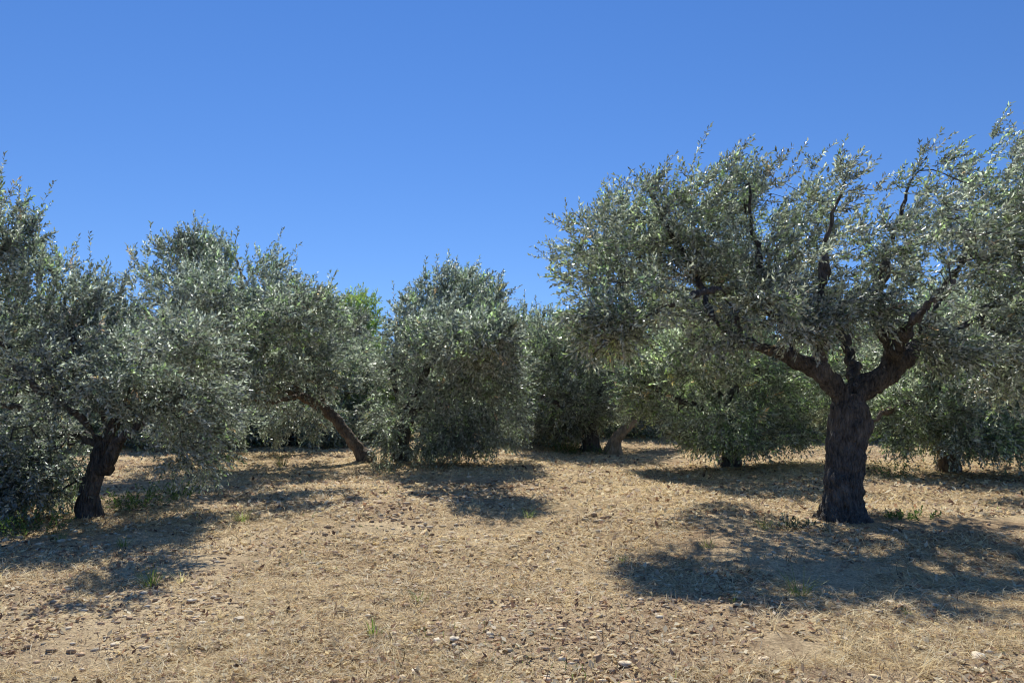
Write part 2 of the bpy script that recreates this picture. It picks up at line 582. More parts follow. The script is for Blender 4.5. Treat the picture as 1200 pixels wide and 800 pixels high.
    P0 = Pn[idx] + r.normal(0, 0.02, (len(idx), 3))
    pdir = norm(Pn[idx] - Pn[par[idx]])
    outw = norm(P0 - cen)
    D = 0.75 * pdir + 0.55 * outw + r.normal(0, 0.55, (len(idx), 3)) + np.array([0, 0, 0.25])
    zt = np.clip((P0[:, 2] - cen[2]) / (Pn[:, 2].max() - cen[2] + 1e-6), -1, 1)
    D = D + np.array(wind) * (0.6 + 1.4 * np.maximum(zt, 0))[:, None]
    D[:, 2] += 0.5 * np.maximum(zt, 0) - extra_hang * 3 * np.maximum(-zt, 0)
    Ls = shoot_len * (0.55 + 0.9 * r.random(len(idx))) * tiplen
    # long upright sprays rising out of the upper crown, built of successive shoots
    top = np.where((zt > .3) & (r.random(len(idx)) < .10))[0]
    sp, sd_, sl = P0[top], norm(norm(D[top]) * .35 + np.array([0, 0, .9]) + np.array(wind) * .9 + r.normal(0, .16, (len(top), 3))), Ls[top]
    for q_ in range(2 if shoot_len < .4 else 1):
        P0 = np.concatenate([P0, sp]); D = np.concatenate([D, sd_]); Ls = np.concatenate([Ls, sl]); idx = np.concatenate([idx, idx[top]])
        sp = sp + sd_ * sl[:, None] * .9; sd_ = norm(sd_ + np.array(wind) * .35 + r.normal(0, .08, sd_.shape))
    cl = 0.8 + 0.35 * vnoise(P0[:, 0] * 2.2, P0[:, 1] * 2.2, P0[:, 2] * 2.2 + seed)
    cl = cl[:, None] * np.ones(3)
    yg = r.random(len(idx)) < young * (0.7 + 1.6 * (vnoise(P0[:, 0] * 1.1 + 4, P0[:, 1] * 1.1, P0[:, 2] * 1.1) > 0.1))
    cl[yg] = cl[yg] * np.array([1.15, 1.36, .8])
    dead = r.random(len(idx)) < 0.008
    cl[dead] = cl[dead] * np.array([2.4, 1.5, 1.1])
    cm = shoots_to_mesh('crown', P0 - org, D, Ls, leaves, leaf_len, leaf_w, cols, M_LEAF, droop=droop, clumpcol=cl, seed=seed)
    obj('crown', cm, root)
    return root


def lobe(px, py, Y, rx, rz, ry, w=None):
    k = Y / F
    if w is None: w = (rx * k) * (rz * k) * ry
    return (at(px, py, Y), (rx * k, ry, rz * k), w)


def pts(Y, *pp):
    return [at(a[0], a[1], a[2] if len(a) > 2 else Y) for a in pp]


def ground_pt(x, y, dz=0.0):
    return np.array([x, y, float(gh(x, y)) + dz])


# ============================ the big olive at the right
B = on_ground(987, 612); bx, by = B[0], B[1]
YM = by
tr_pts = [ground_pt(bx, by, -0.12)] + pts(YM, (987, 585), (990, 545), (993, 510), (995, 480), (998, 462))
main = make_tree((bx, by), (tr_pts, [0.29, 0.25, 0.222, 0.216, 0.228, 0.18]), [
    (tr_pts[4], pts(YM, (982, 455, YM - .05), (962, 437, YM - .15), (930, 420, YM - .25), (900, 410, YM - .3), (872, 400, YM - .3), (835, 372, YM - .3), (790, 345, YM - .3), (740, 330, YM - .35), (690, 322, YM - .4)),
     [0.16, 0.14, 0.12, 0.10, 0.08, 0.05, 0.035, 0.022, 0.01]),
    (tr_pts[5], pts(YM, (1025, 448, YM + .05), (1050, 425, YM + .1), (1075, 405, YM + .1), (1105, 398, YM + .1), (1140, 375, YM + .2), (1180, 345, YM + .3), (1230, 320, YM + .4)),
     [0.19, 0.16, 0.13, 0.105, 0.09, 0.07, 0.05, 0.03]),
    (at(1050, 425, YM + .1), pts(YM, (1045, 400, YM - .1), (1030, 365, YM - .2), (1035, 320, YM - .2), (1050, 270, YM - .2), (1062, 225, YM - .2)),
     [0.11, 0.095, 0.07, 0.05, 0.03, 0.012]),
    (at(930, 420, YM - .25), pts(YM, (925, 395, YM), (905, 360, YM + .2), (890, 310, YM + .3), (880, 255, YM + .3), (878, 215, YM + .3)),
     [0.065, 0.055, 0.045, 0.035, 0.025, 0.01]),
    (at(962, 437, YM - .15), pts(YM, (962, 410, YM - .2), (958, 370, YM - .4), (965, 310, YM - .5), (975, 250, YM - .5), (990, 215, YM - .5)),
     [0.06, 0.05, 0.045, 0.035, 0.022, 0.01]),
    (at(872, 400, YM - .3), pts(YM, (850, 345, YM - .7), (800, 350, YM - 1.0), (755, 372, YM - 1.1), (715, 398, YM - 1.2), (695, 415, YM - 1.2)),
     [0.045, 0.036, 0.028, 0.02, 0.013, 0.006]),
    (at(835, 372, YM - .3), pts(YM, (815, 320, YM + .2), (785, 270, YM + .3), (765, 230, YM + .3)), [0.045, 0.035, 0.025, 0.01]),
    (at(1075, 405, YM + .1), pts(YM, (1100, 350, YM + .6), (1130, 300, YM + .8), (1150, 255, YM + .9), (1165, 220, YM + .9)), [0.075, 0.06, 0.045, 0.03, 0.012]),
    (at(1050, 425, YM + .1), pts(YM, (1060, 395, YM - .8), (1085, 360, YM - 1.4), (1115, 330, YM - 1.8)), [0.08, 0.06, 0.045, 0.02]),
    (tr_pts[5], pts(YM, (1000, 430, YM + .6), (985, 390, YM + 1.3), (970, 350, YM + 1.9)), [0.075, 0.06, 0.045, 0.025]),
], [
    lobe(700, 305, YM + .3, 58, 55, 1.3), lobe(755, 265, YM + .5, 62, 52, 1.5), lobe(760, 320, YM + 3.2, 60, 40, 1.0, .7), lobe(705, 378, YM - .8, 50, 34, .7, .7),
    lobe(815, 285, YM + .3, 65, 70, 1.7), lobe(872, 242, YM + .4, 42, 60, 1.2, .55), lobe(900, 320, YM, 80, 60, 2.2),
    lobe(975, 255, YM, 55, 62, 1.6), lobe(1015, 310, YM, 90, 70, 2.4), lobe(1052, 238, YM - .2, 40, 52, 1.1, .5),
    lobe(1085, 205, YM - .2, 24, 26, .5, .13), lobe(1150, 270, YM + .4, 80, 85, 2.0), lobe(1180, 205, YM + .5, 50, 48, 1.2),
    lobe(1235, 300, YM + .3, 70, 90, 2.0), lobe(1165, 375, YM + .1, 60, 45, 2.0), lobe(835, 350, YM + .5, 85, 38, 1.8),
    lobe(1190, 425, YM - .1, 48, 60, 1.3, .9), lobe(960, 350, YM + 2.0, 110, 40, 1.2), lobe(800, 350, YM - 1.0, 60, 28, .8, .7),
    lobe(890, 360, YM - 1.2, 60, 22, .7, .7), lobe(955, 378, YM - 1.0, 45, 24, .6, .5), lobe(1040, 358, YM - 1.3, 70, 26, .8, 1.0), lobe(1110, 395, YM - .9, 40, 34, .6, .55), lobe(850, 385, YM - .8, 45, 24, .6, .4),
    lobe(790, 330, YM + 2.3, 80, 45, 1.2), lobe(880, 300, YM + 2.6, 80, 50, 1.2),
], 2900, 21, 'big old olive tree with thick dark forked trunk and wide windblown crown at the right',
    leaves=14, shoots=5, shoot_len=0.28, leaf_len=.066, leaf_w=.023, voxel=0.014, wind=(0.65, 0.05, 0.18), young=0.10, roots=9, clump_t=0.13, hide_r=0.0035, rootr=.95)

# ============================ olive at the left edge
B = on_ground(103, 608); bx, by = B[0], B[1]; Y1 = by
tr = [ground_pt(bx, by, -0.1)] + pts(Y1, (100, 592), (106, 570), (113, 545), (122, 520), (130, 505))
make_tree((bx, by), (tr, [0.145, 0.125, 0.11, 0.105, 0.095, 0.075]), [
    (tr[3], pts(Y1, (124, 550, Y1 - .1), (133, 528, Y1 - .2), (150, 508, Y1 - .3), (180, 480, Y1 - .4), (215, 440, Y1 - .4)), [0.10, 0.085, 0.07, 0.055, 0.04, 0.02]),
    (tr[5], pts(Y1, (120, 470, Y1), (100, 430, Y1 + .1), (80, 370, Y1 + .1), (65, 320, Y1)), [0.09, 0.075, 0.06, 0.04, 0.015]),
    (tr[4], pts(Y1, (95, 490, Y1 - .3), (50, 460, Y1 - .5), (10, 420, Y1 - .6), (-20, 340, Y1 - .6), (-5, 290, Y1 - .6)), [0.06, 0.045, 0.035, 0.025, 0.018, 0.01]),
    (tr[5], pts(Y1, (150, 470, Y1 + .3), (175, 420, Y1 + .5), (190, 370, Y1 + .5)), [0.07, 0.055, 0.035, 0.015]),
    (tr[4], pts(Y1, (70, 500, Y1 + .5), (30, 480, Y1 + .9), (-20, 470, Y1 + 1.0)), [0.07, 0.055, 0.04, 0.02]),
], [
    lobe(5, 300, Y1 - .4, 38, 65, .8, .8), lobe(8, 245, Y1 - .4, 18, 28, .4, .08), lobe(62, 345, Y1, 50, 48, 1.0), lobe(115, 375, Y1 + .1, 40, 45, .8, .5),
    lobe(40, 420, Y1 - .2, 85, 62, 1.5, 2.8), lobe(150, 440, Y1, 90, 60, 1.5, 2.6), lobe(0, 500, Y1 - .5, 60, 70, 1.2, 2.0),
    lobe(210, 465, Y1 - .2, 55, 60, 1.1, 1.3), lobe(215, 530, Y1 - .1, 45, 38, .8, .4), lobe(215, 410, Y1 - 1.3, 55, 42, .9, 1.1), lobe(45, 550, Y1 - .3, 50, 50, .8, 1.3), lobe(5, 570, Y1 - .4, 40, 45, .7, 1.0), lobe(-60, 420, Y1, 60, 100, 1.5, 1.6),
], 2000, 32, 'olive tree at the left edge with short dark trunk and branches hanging to the ground',
    leaves=14, shoots=5, shoot_len=0.27, leaf_len=.064, leaf_w=.023, voxel=0.016, wind=(0.12, 0, 0.12), young=0.06, clump_t=-0.04, extra_hang=.35, cols=COOL)

# ============================ olive leaning left, behind
B = on_ground(430, 540); bx, by = B[0], B[1]; Y2 = by
tr = [ground_pt(bx, by, -0.1)] + pts(Y2, (421, 528), (408, 510), (396, 494), (378, 478), (352, 464))
make_tree((bx, by), (tr, [0.19, 0.15, 0.125, 0.12, 0.12, 0.11]), [
    (tr[5], pts(Y2, (325, 456, Y2 - .4), (290, 450, Y2 - .8), (250, 430, Y2 - 1.0), (225, 380, Y2 - 1.0), (215, 320, Y2 - 1.)), [0.10, 0.085, 0.07, 0.055, 0.04, 0.015]),
    (tr[5], pts(Y2, (335, 430, Y2), (310, 390, Y2 + .1), (290, 340, Y2), (275, 300, Y2)), [0.09, 0.075, 0.055, 0.035, 0.012]),
    (tr[4], pts(Y2, (372, 440, Y2 + .4), (365, 400, Y2 + .8), (355, 360, Y2 + 1.)), [0.08, 0.065, 0.045, 0.015]),
    (tr[5], pts(Y2, (320, 470, Y2 - 1.2), (290, 465, Y2 - 2.0)), [0.07, 0.05, 0.02]),
], [
    lobe(205, 330, Y2 - 2, 50, 50, 1.6), lobe(285, 335, Y2 - 1.5, 52, 48, 1.8), lobe(232, 300, Y2 - 1.8, 48, 22, .9, .8), lobe(245, 410, Y2 - 2, 90, 62, 2.2),
    lobe(330, 385, Y2 - 1.2, 75, 58, 2.3), lobe(385, 400, Y2 - .2, 50, 48, 1.8), lobe(330, 450, Y2 - .4, 70, 35, 1.8), lobe(215, 470, Y2 - .6, 60, 45, 1.5),
    lobe(300, 440, Y2 - 3.6, 60, 35, 1.4), lobe(260, 360, Y2 - 4.2, 80, 42, 1.4, 3.), lobe(360, 375, Y2 - 4.6, 60, 34, 1.5, 3.), lobe(250, 495, Y2 + 1.0, 70, 25, 1.2, 3.5), lobe(340, 490, Y2 + 1.6, 60, 26, 1.0, 3.0), lobe(210, 480, Y2, 50, 35, 1.2, 2.),
], 2300, 43, 'olive tree with trunk leaning steeply left and broad silvery crown behind the left tree',
    leaves=14, shoots=5, shoot_len=0.30, leaf_len=0.085, leaf_w=0.03, voxel=0.03, wind=(0.15, 0, 0.15), young=0.08, bark=M_BARK2, hide_r=0.006, cols=COOL, clump_t=.04, extra_hang=.3)

# ============================ upright olive in the middle
B = on_ground(470, 540); bx, by = B[0], B[1] + .2; Y4 = by
tr = [ground_pt(bx, by, -0.1)] + pts(Y4, (470, 525), (473, 505), (480, 485), (488, 465))
make_tree((bx, by), (tr, [0.25, 0.21, 0.17, 0.15, 0.12]), [
    (tr[4], pts(Y4, (500, 430, Y4 - .2), (515, 390, Y4 - .3), (520, 350, Y4 - .3)), [0.10, 0.08, 0.05, 0.015]),
    (tr[3], pts(Y4, (510, 465, Y4 - .2), (545, 440, Y4 - .3), (575, 410, Y4 - .3), (595, 380, Y4 - .3)), [0.09, 0.075, 0.06, 0.045, 0.015]),
    (tr[3], pts(Y4, (465, 460, Y4 + .2), (460, 420, Y4 + .3), (470, 380, Y4 + .3)), [0.08, 0.065, 0.045, 0.015]),
], [
    lobe(525, 350, Y4 - .6, 38, 36, 1.2), lobe(555, 350, Y4 - .8, 42, 30, 1.3), lobe(570, 395, Y4 - .8, 46, 38, 1.8), lobe(490, 390, Y4 - .8, 42, 45, 1.8),
    lobe(535, 425, Y4 - 1., 80, 55, 2.2), lobe(460, 445, Y4 - .9, 36, 42, 1.4), lobe(588, 455, Y4 - .2, 38, 48, 1.8), lobe(540, 480, Y4 - .3, 75, 38, 1.8), lobe(448, 490, Y4 - .9, 26, 36, .9, 1.0),
    lobe(455, 530, Y4 - .5, 22, 20, .5, .4), lobe(500, 525, Y4 - .3, 30, 16, .6, .5), lobe(550, 505, Y4 - .3, 65, 22, 1.3, 3.0), lobe(530, 392, Y4 - 3.6, 62, 40, 1.3, 1.8), lobe(560, 400, Y4 - 5.0, 50, 32, 1.3, 2.4), lobe(595, 490, Y4 + .3, 32, 25, 1.2, .6),
], 2100, 54, 'upright olive tree in the middle with dense dome crown nearly reaching the ground',
    leaves=14, shoots=5, shoot_len=0.30, leaf_len=0.085, leaf_w=0.03, voxel=0.03, wind=(0.15, 0, 0.15), young=0.06, hide_r=0.006, cols=COOL, clump_t=.04, extra_hang=.3)

# ============================ olive right of the middle, with the cut-off stump beside
B = on_ground(692, 526); bx, by = B[0], B[1]; Y5 = by
tr = [ground_pt(bx, by, -0.1)] + pts(Y5, (692, 515), (690, 498), (688, 480))
make_tree((bx, by), (tr, [0.30, 0.24, 0.20, 0.16]), [
    (tr[3], pts(Y5, (670, 455, Y5), (650, 425, Y5), (640, 390, Y5)), [0.12, 0.10, 0.07, 0.02]),
    (tr[3], pts(Y5, (705, 455, Y5), (720, 425, Y5), (730, 400, Y5)), [0.12, 0.10, 0.07, 0.02]),
    (tr[2], pts(Y5, (660, 478, Y5 - .4), (635, 465, Y5 - .6)), [0.10, 0.07, 0.03]),
], [
    lobe(645, 410, Y5, 38, 40, 1.6), lobe(690, 410, Y5, 45, 40, 1.6), lobe(655, 455, Y5, 48, 36, 1.8), lobe(715, 455, Y5, 45, 42, 1.8),
    lobe(615, 400, Y5 + 1, 30, 36, 1.2), lobe(690, 475, Y5 - .5, 60, 22, 1.2), lobe(660, 492, Y5 + .6, 55, 22, 1.4, 4.0), lobe(740, 455, Y5 + .8, 35, 24, 1.2, 1.5),
], 1500, 65, 'olive tree with dark upright trunk beside the cut off leaning stump',
    leaves=13, shoots=5, shoot_len=0.34, leaf_len=0.10, leaf_w=0.032, voxel=0.035, wind=(0.1, 0, 0.15), young=0.15, hide_r=0.007)

# stump (cut limb; its sunlight is put into the pale bark colour)
sb = on_ground(716, 530)
def stump():
    r = np.random.default_rng(8)
    root = bpy.data.objects.new('tree_stump', None); C.objects.link(root)
    root.location = (sb[0], sb[1], 0)
    tag(root, 'cut off leaning olive stump with bark coloured pale as if sunlit right of the middle', 'stump')
    a = pts(sb[1], (713, 534), (720, 516), (732, 503), (746, 491))
    b = pts(sb[1], (725, 534), (723, 520), (723, 511))
    sk = Skel(); sk.path(a, [0.17, 0.15, 0.13, 0.12], -1, 0, .08, .01, r)
    sk2 = Skel(); sk2.path(b, [0.14, 0.12, 0.10], -1, 0, .08, .01, r)
    me = remesh_trunk('trunk', [(sk.p, sk.r), (sk2.p, sk2.r)], 0.025, M_BARK_SUNLIT, 0.014, np.array([sb[0], sb[1], 0]))
    obj('trunk', me, root)
stump()

# ============================ olive between the middle and the big one
bx, by = 4.75, 16.2; Y6 = by
tr = [ground_pt(bx, by, -0.1), np.array([bx, by, .5]), np.array([bx - .05, by, 1.0]), np.array([bx - .1, by, 1.4])]
make_tree((bx, by), (tr, [0.24, 0.19, 0.16, 0.14]), [
    (tr[3], pts(Y6, (830, 440, Y6), (810, 410, Y6), (800, 385, Y6)), [0.11, 0.09, 0.06, 0.02]),
    (tr[3], pts(Y6, (880, 440, Y6), (910, 420, Y6)), [0.10, 0.08, 0.03]),
    (tr[2], pts(Y6, (800, 470, Y6 - .5), (770, 455, Y6 - .5)), [0.09, 0.07, 0.02]),
], [
    lobe(795, 388, Y6 - .8, 50, 30, 1.5), lobe(850, 385, Y6, 55, 38, 1.8), lobe(780, 445, Y6, 52, 45, 1.8), lobe(870, 440, Y6, 70, 50, 1.8),
    lobe(835, 485, Y6 - .6, 78, 30, 1.5), lobe(925, 430, Y6 + .5, 50, 52, 1.7), lobe(915, 485, Y6, 60, 30, 1.4), lobe(750, 450, Y6, 22, 38, 1.0, .8),
    lobe(870, 510, Y6 - .5, 85, 14, 1.0, 1.8), lobe(830, 420, Y6 - 2.2, 70, 40, .9, 1.2), lobe(960, 470, Y6 + .8, 30, 36, 1.0), lobe(735, 400, Y6 + 1.5, 40, 40, 1.2),
], 2200, 76, 'fresh green olive tree with upright shoots left of the big trunk, branches to the ground',
    leaves=14, shoots=5, shoot_len=0.32, leaf_len=0.085, leaf_w=0.03, voxel=0.035, wind=(0.0, 0, 0.3), young=0.17, cols=PALE, hide_r=0.006, clump_t=-.1)

# ============================ olive behind the big trunk, right
bx, by = 9.0, 15.4; Y8 = by
tr = [ground_pt(bx, by, -0.1), np.array([bx, by, .5]), np.array([bx - .05, by, 1.0]), np.array([bx - .1, by, 1.3])]
make_tree((bx, by), (tr, [0.24, 0.19, 0.16, 0.14]), [
    (tr[2], pts(Y8, (1070, 475, Y8 - .8), (1040, 482, Y8 - 1.2), (1018, 498, Y8 - 1.3)), [0.09, 0.07, 0.05, 0.03]),
    (tr[3], pts(Y8, (1090, 440, Y8), (1075, 400, Y8), (1070, 370, Y8)), [0.11, 0.09, 0.06, 0.02]),
    (tr[3], pts(Y8, (1150, 440, Y8), (1180, 400, Y8), (1200, 370, Y8)), [0.10, 0.08, 0.05, 0.02]),
], [
    lobe(1070, 405, Y8, 60, 50, 1.8), lobe(1150, 420, Y8, 70, 55, 2.0), lobe(1090, 470, Y8 - .3, 60, 42, 1.8), lobe(1180, 470, Y8 - .3, 60, 45, 1.8),
    lobe(1050, 470, Y8 - .8, 28, 30, 1.0, .8), lobe(1140, 500, Y8 - .6, 85, 26, 1.4, 2.), lobe(1230, 440, Y8, 60, 70, 2.0), lobe(1120, 365, Y8, 70, 40, 1.6),
    lobe(1110, 512, Y8 - .8, 90, 16, 1.0, 1.4), lobe(1130, 400, Y8 - 2.6, 90, 40, 1.0, 1.6), lobe(1190, 515, Y8 - .8, 60, 22, 1.0, 1.0),
], 2200, 87, 'green olive tree behind and right of the big trunk with branches sweeping the ground',
    leaves=14, shoots=5, shoot_len=0.32, leaf_len=0.085, leaf_w=0.03, voxel=0.035, wind=(0.1, 0, 0.2), young=0.15, cols=PALE, bark=M_BARK2, hide_r=0.006, clump_t=-.15)


# ============================ far rows: five prototypes, then copies
def generic_tree(seed, label, group, h=4.2, w=2.2, young=.08, cols=PALE, name='olive_tree', low=0.3):
    r = np.random.default_rng(seed)
    lean = r.normal(0, .15, 2)
    tr = [np.array([0, 0, -.1]), np.array([lean[0] * .4, lean[1] * .4, .5]), np.array([lean[0], lean[1], 1.1]), np.array([lean[0] * 1.2, lean[1] * 1.2, 1.4])]
    limbs = []; lobes = []
    for k in range(4):
        a = k * pi / 2 + r.normal(0, .4)
        o = np.array([cos(a), sin(a), 0])
        limbs.append((tr[3], [tr[3] + o * .4 + np.array([0, 0, .4]), tr[3] + o * w * .45 + np.array([0, 0, .9]), tr[3] + o * w * .6 + np.array([0, 0, 1.7])], [.11, .09, .06, .02]))
        lobes.append((tr[3] + o * w * .55 + np.array([0, 0, .9 + r.normal(0, .2)]), (w * .55, w * .55, 1.15), 1.2))
        lobes.append((np.array([o[0] * w * .75, o[1] * w * .75, low + .42]), (w * .52, w * .52, .72), 1.5))
    for k in range(3):
        a = r.random() * 6.28
        lobes.append((np.array([cos(a) * w * .3, sin(a) * w * .3, h - .9 + r.normal(0, .2)]), (w * .42, w * .42, .85), .5))
    return make_tree((0, 0), (tr, [.24, .2, .16, .14]), limbs, lobes, 1150, seed, label, group, leaves=11, shoots=5, shoot_len=.46,
                     leaf_len=.13, leaf_w=.045, voxel=.05, wind=(.1, 0, .15), young=young, hide_r=.009, cols=cols, name=name, clump_t=-.3)


def copy_tree(o):
    c = o.copy(); C.objects.link(c)
    for ch in list(o.children):
        d = ch.copy(); C.objects.link(d); d.parent = c
    return c


FAR = 'olive trees of the far rows closing the back of the grove'
FL = 'olive tree in the far rows closing the back of the grove'
protos = [generic_tree(100 + i, FL, FAR, h=4.3 + .2 * i, w=2.1 + .12 * i) for i in range(4)]
used = [False] * 4
r = np.random.default_rng(77)
spots = []
# (px, Y, scale) first far row: seen between the near crowns
front = [(55, 21, 0.92, None), (185, 25, .95, None), (300, 25, 1.0, None), (240, 23.5, .92, None), (345, 23, .9, None), (385, 24, .92, 'far olive tree between the leaning olive and the bright green treetop'), (500, 29, .95, None), (575, 27, .95, None), (620, 25, .9, None), (650, 28, 1.02, None),
         (735, 27, .9, None), (800, 28, .9, None), (880, 26, .92, None), (965, 26, .9, None), (1035, 25, .92, None), (1120, 24, .9, None), (1210, 22, .95, None), (-60, 20, .95, None), (1300, 21, .95, None)]
for (px, Yd, s, lab) in front: spots.append(((px - 600) / F * Yd, Yd, s, lab))
for k in range(15):
    spots.append((-27 + k * 3.9 + r.normal(0, .5), 33 + r.normal(0, .7), .92 + .12 * r.random(), None))
for k in range(14):
    spots.append((-34 + k * 5.1 + r.normal(0, .6), 40 + r.normal(0, .8), .95 + .12 * r.random(), None))
for i, (x, y, s, lab) in enumerate(spots):
    k = i % 4
    if used[k]: o = copy_tree(protos[k])
    else: o = protos[k]; used[k] = True
    o.location = (x, y, float(gh(x, y)) - .03)
    o.rotation_euler = (0, 0, r.random() * 6.28)
    o.scale = (s * (1 + .1 * r.normal()), s, s * (.93 + .1 * r.random()))
    o['label'] = lab or FL
    o['group'] = FAR
    if lab and 'group' in o: del o['group']

# bright green tree poking out over the olives
GC = np.array([(0.30, 0.36, 0.10), (0.36, 0.42, 0.12), (0.20, 0.26, 0.08)])
gt = generic_tree(140, 'bright yellow green broadleaf treetop rising behind the silvery olives left of the middle', None, h=4.6, w=1.5, young=.3, cols=GC, name='broadleaf_tree')
gt.location = ((402 - 600) / F * 27, 27.5, 0); gt.scale = (1.0, 1.0, 1.17)

# ============================ dry hill far to the left
hx = np.linspace(-420, 60, 70); hy = np.linspace(150, 480, 40)
HX, HY = np.meshgrid(hx, hy)
env = np.exp(-((HX + 190) / 120) ** 2) * np.exp(-((HY - 310) / 90) ** 2)
HZ = 38 * env + 3 * fbm(HX / 40, HY / 40) * env - .8
V = np.stack([HX, HY, HZ], -1).reshape(-1, 3)
ii = (np.arange(39)[:, None] * 70 + np.arange(69)[None]).ravel()
m, nt, N, L = new_mat('dry_hill')
out = N.new('ShaderNodeOutputMaterial'); p = N.new('ShaderNodeBsdfPrincipled'); p.inputs['Roughness'].default_value = .95
tc = N.new('ShaderNodeTexCoord'); n1 = N.new('ShaderNodeTexNoise'); n1.inputs['Scale'].default_value = .05; n1.inputs['Detail'].default_value = 8
L.new(tc.outputs['Object'], n1.inputs[0])
cr = N.new('ShaderNodeValToRGB'); cr.color_ramp.elements[0].position = .42; cr.color_ramp.elements[0].color = (.10, .11, .06, 1)
cr.color_ramp.elements[1].position = .6; cr.color_ramp.elements[1].color = (.36, .24, .14, 1)
L.new(n1.outputs[0], cr.inputs[0]); L.new(cr.outputs[0], p.inputs['Base Color']); L.new(p.outputs[0], out.inputs[0])
tag(obj('hill', np_mesh('hill', V, np.stack([ii, ii + 1, ii + 71, ii + 70], -1), 4, m, smooth=True)), kind='structure')


# ============================ ground cover
def sample_view(n, y0, y1, power=1.0, pad=1.5):
    """random ground points over the visible wedge, denser near the viewer"""
    u = rng.random(n) ** power
    y = y0 * (y1 / y0) ** u
    half = y * 0.72 + pad
    x = (rng.random(n) * 2 - 1) * half
    return x, y


def blades(name, n, y0, y1, L0, L1, w0, elev, cols, mat, curl=.3, power=1.0, patch=None, thr=0, scale_w=True, zoff=0.004):
    x, y = sample_view(n, y0, y1, power)
    if patch:
        k = fbm(x / patch, y / patch, 2.2, 2) > thr
        x, y = x[k], y[k]; n = len(x)
    z = gf(x, y) + zoff
    a = rng.random(n) * 6.28
    e = np.abs(rng.normal(0, elev, n))
    e = np.minimum(e, 1.4)
    d = np.stack([np.cos(a) * np.cos(e), np.sin(a) * np.cos(e), np.sin(e)], -1)
    Ln = (L0 + (L1 - L0) * rng.random(n) ** 2)
    w = w0 * (.5 + 1.0 * rng.random(n))
    if scale_w: w = w * np.clip(y / 6, .8, 2.6)
    s = np.stack([-np.sin(a), np.cos(a), rng.normal(0, .5, n)], -1); s = norm(s)
    P = np.stack([x, y, z], -1)
    bend = rng.normal(0, curl, (n, 1)) * s * Ln[:, None]
    q0 = P; q1 = P + d * Ln[:, None] * .5 + bend * .35; q2 = P + d * Ln[:, None] + bend * .1
    q2[:, 2] -= .25 * Ln * np.sin(e)
    q1[:, 2] = np.maximum(q1[:, 2], gf(q1[:, 0], q1[:, 1]) + .003); q2[:, 2] = np.maximum(q2[:, 2], gf(q2[:, 0], q2[:, 1]) + .003)
    W = (w / 2)[:, None]
    V = np.stack([q0 - s * W, q0 + s * W, q1 - s * W, q1 + s * W, q2], 1).reshape(-1, 3)
    k = np.arange(n) * 5
    Ff = np.stack([k, k + 1, k + 3, k, k + 3, k + 2, k + 2, k + 3, k + 4], -1).reshape(-1, 3)
    cc = cols[rng.integers(0, len(cols), n)] * (.6 + .7 * rng.random((n, 1)))
    return np_mesh(name, V, Ff, 3, mat, np.repeat(cc, 5, 0))


STRAW = np.array([(.90, .75, .44), (.86, .70, .39), (.92, .82, .56), (.42, .30, .16), (.78, .62, .35)])
ROCK = np.array([(.80, .62, .38), (.88, .74, .52), (.66, .46, .27), (.84, .68, .45), (.52, .35, .21), (.72, .50, .30)])
BROWN = np.array([(.32, .19, .115), (.60, .44, .28), (.15, .095, .06), (.72, .57, .38), (.44, .26, .155)])
o = obj('dry_grass', blades('dry_grass', 330000, 3.2, 32, .05, .20, .0036, .30, STRAW, M_STRAW, power=1.0, patch=1.3, thr=-.12))
tag(o, 'pale dry straw and mown grass covering the grove floor', 'dry grass', kind='stuff')
o = obj('dry_grass', blades('dry_grass', 80000, 3.4, 28, .02, .11, .004, .9, np.concatenate([STRAW, BROWN]), M_STRAW, power=1.0, patch=.9, thr=-.2))
tag(o, 'short stubble of dry grass standing up in patches on the grove floor', 'stubble', kind='stuff')
o = obj('green_grass', blades('green_grass', 9000, 4, 26, .03, .10, .005, .9, np.array([(.12, .17, .05), (.16, .2, .07)]), M_GREEN, power=1.1, patch=.8, thr=.55))
tag(o, 'sparse short green grass among the straw', 'grass', kind='stuff')


def litter(name, n, y0, y1, s0, s1, cols, mat, power=1.0, aspect=.5, patch=None, thr=0):
    x, y = sample_view(n, y0, y1, power)
    if patch:
        k = fbm(x / patch + 8, y / patch, 6.2, 2) > thr
        x, y = x[k], y[k]; n = len(x)
    a = rng.random(n) * 6.28
    nrm = norm(np.stack([rng.normal(0, .45, n), rng.normal(0, .45, n), np.ones(n)], -1))
    d = norm(np.cross(nrm, np.stack([np.cos(a), np.sin(a), np.zeros(n)], -1))); s = np.cross(nrm, d)
    ln = (s0 + (s1 - s0) * rng.random(n) ** 2.0) * np.clip(y / 7, .85, 1.7)
    P = np.stack([x, y, gf(x, y) + .006 + .25 * ln * np.abs(d[:, 2])], -1)
    ln = ln[:, None]; w = ln * aspect * (.6 + .8 * rng.random((n, 1)))
    V = np.stack([P - d * ln * .5, P + s * w * .5 + nrm * w * .2, P + d * ln * .5 + nrm * ln * .1, P - s * w * .5 + nrm * w * .2], 1).reshape(-1, 3)
    k = np.arange(n) * 4
    Ff = np.stack([k, k + 1, k + 2, k, k + 2, k + 3], -1).reshape(-1, 3)
    cc = cols[rng.integers(0, len(cols), n)] * (.6 + .55 * rng.random((n, 1)))
    return np_mesh(name, V, Ff, 3, mat, np.repeat(cc, 4, 0))


o = obj('leaf_litter', litter('leaf_litter', 125000, 3.3, 30, .014, .085, np.concatenate([BROWN, STRAW[:3], STRAW[:3], ROCK[:2]]), M_STRAW, .95, .4, .9, -.4))
tag(o, 'fallen brown and pale leaves and chaff scattered over the soil', 'leaf litter', kind='stuff')

# ---- stones
import bmesh


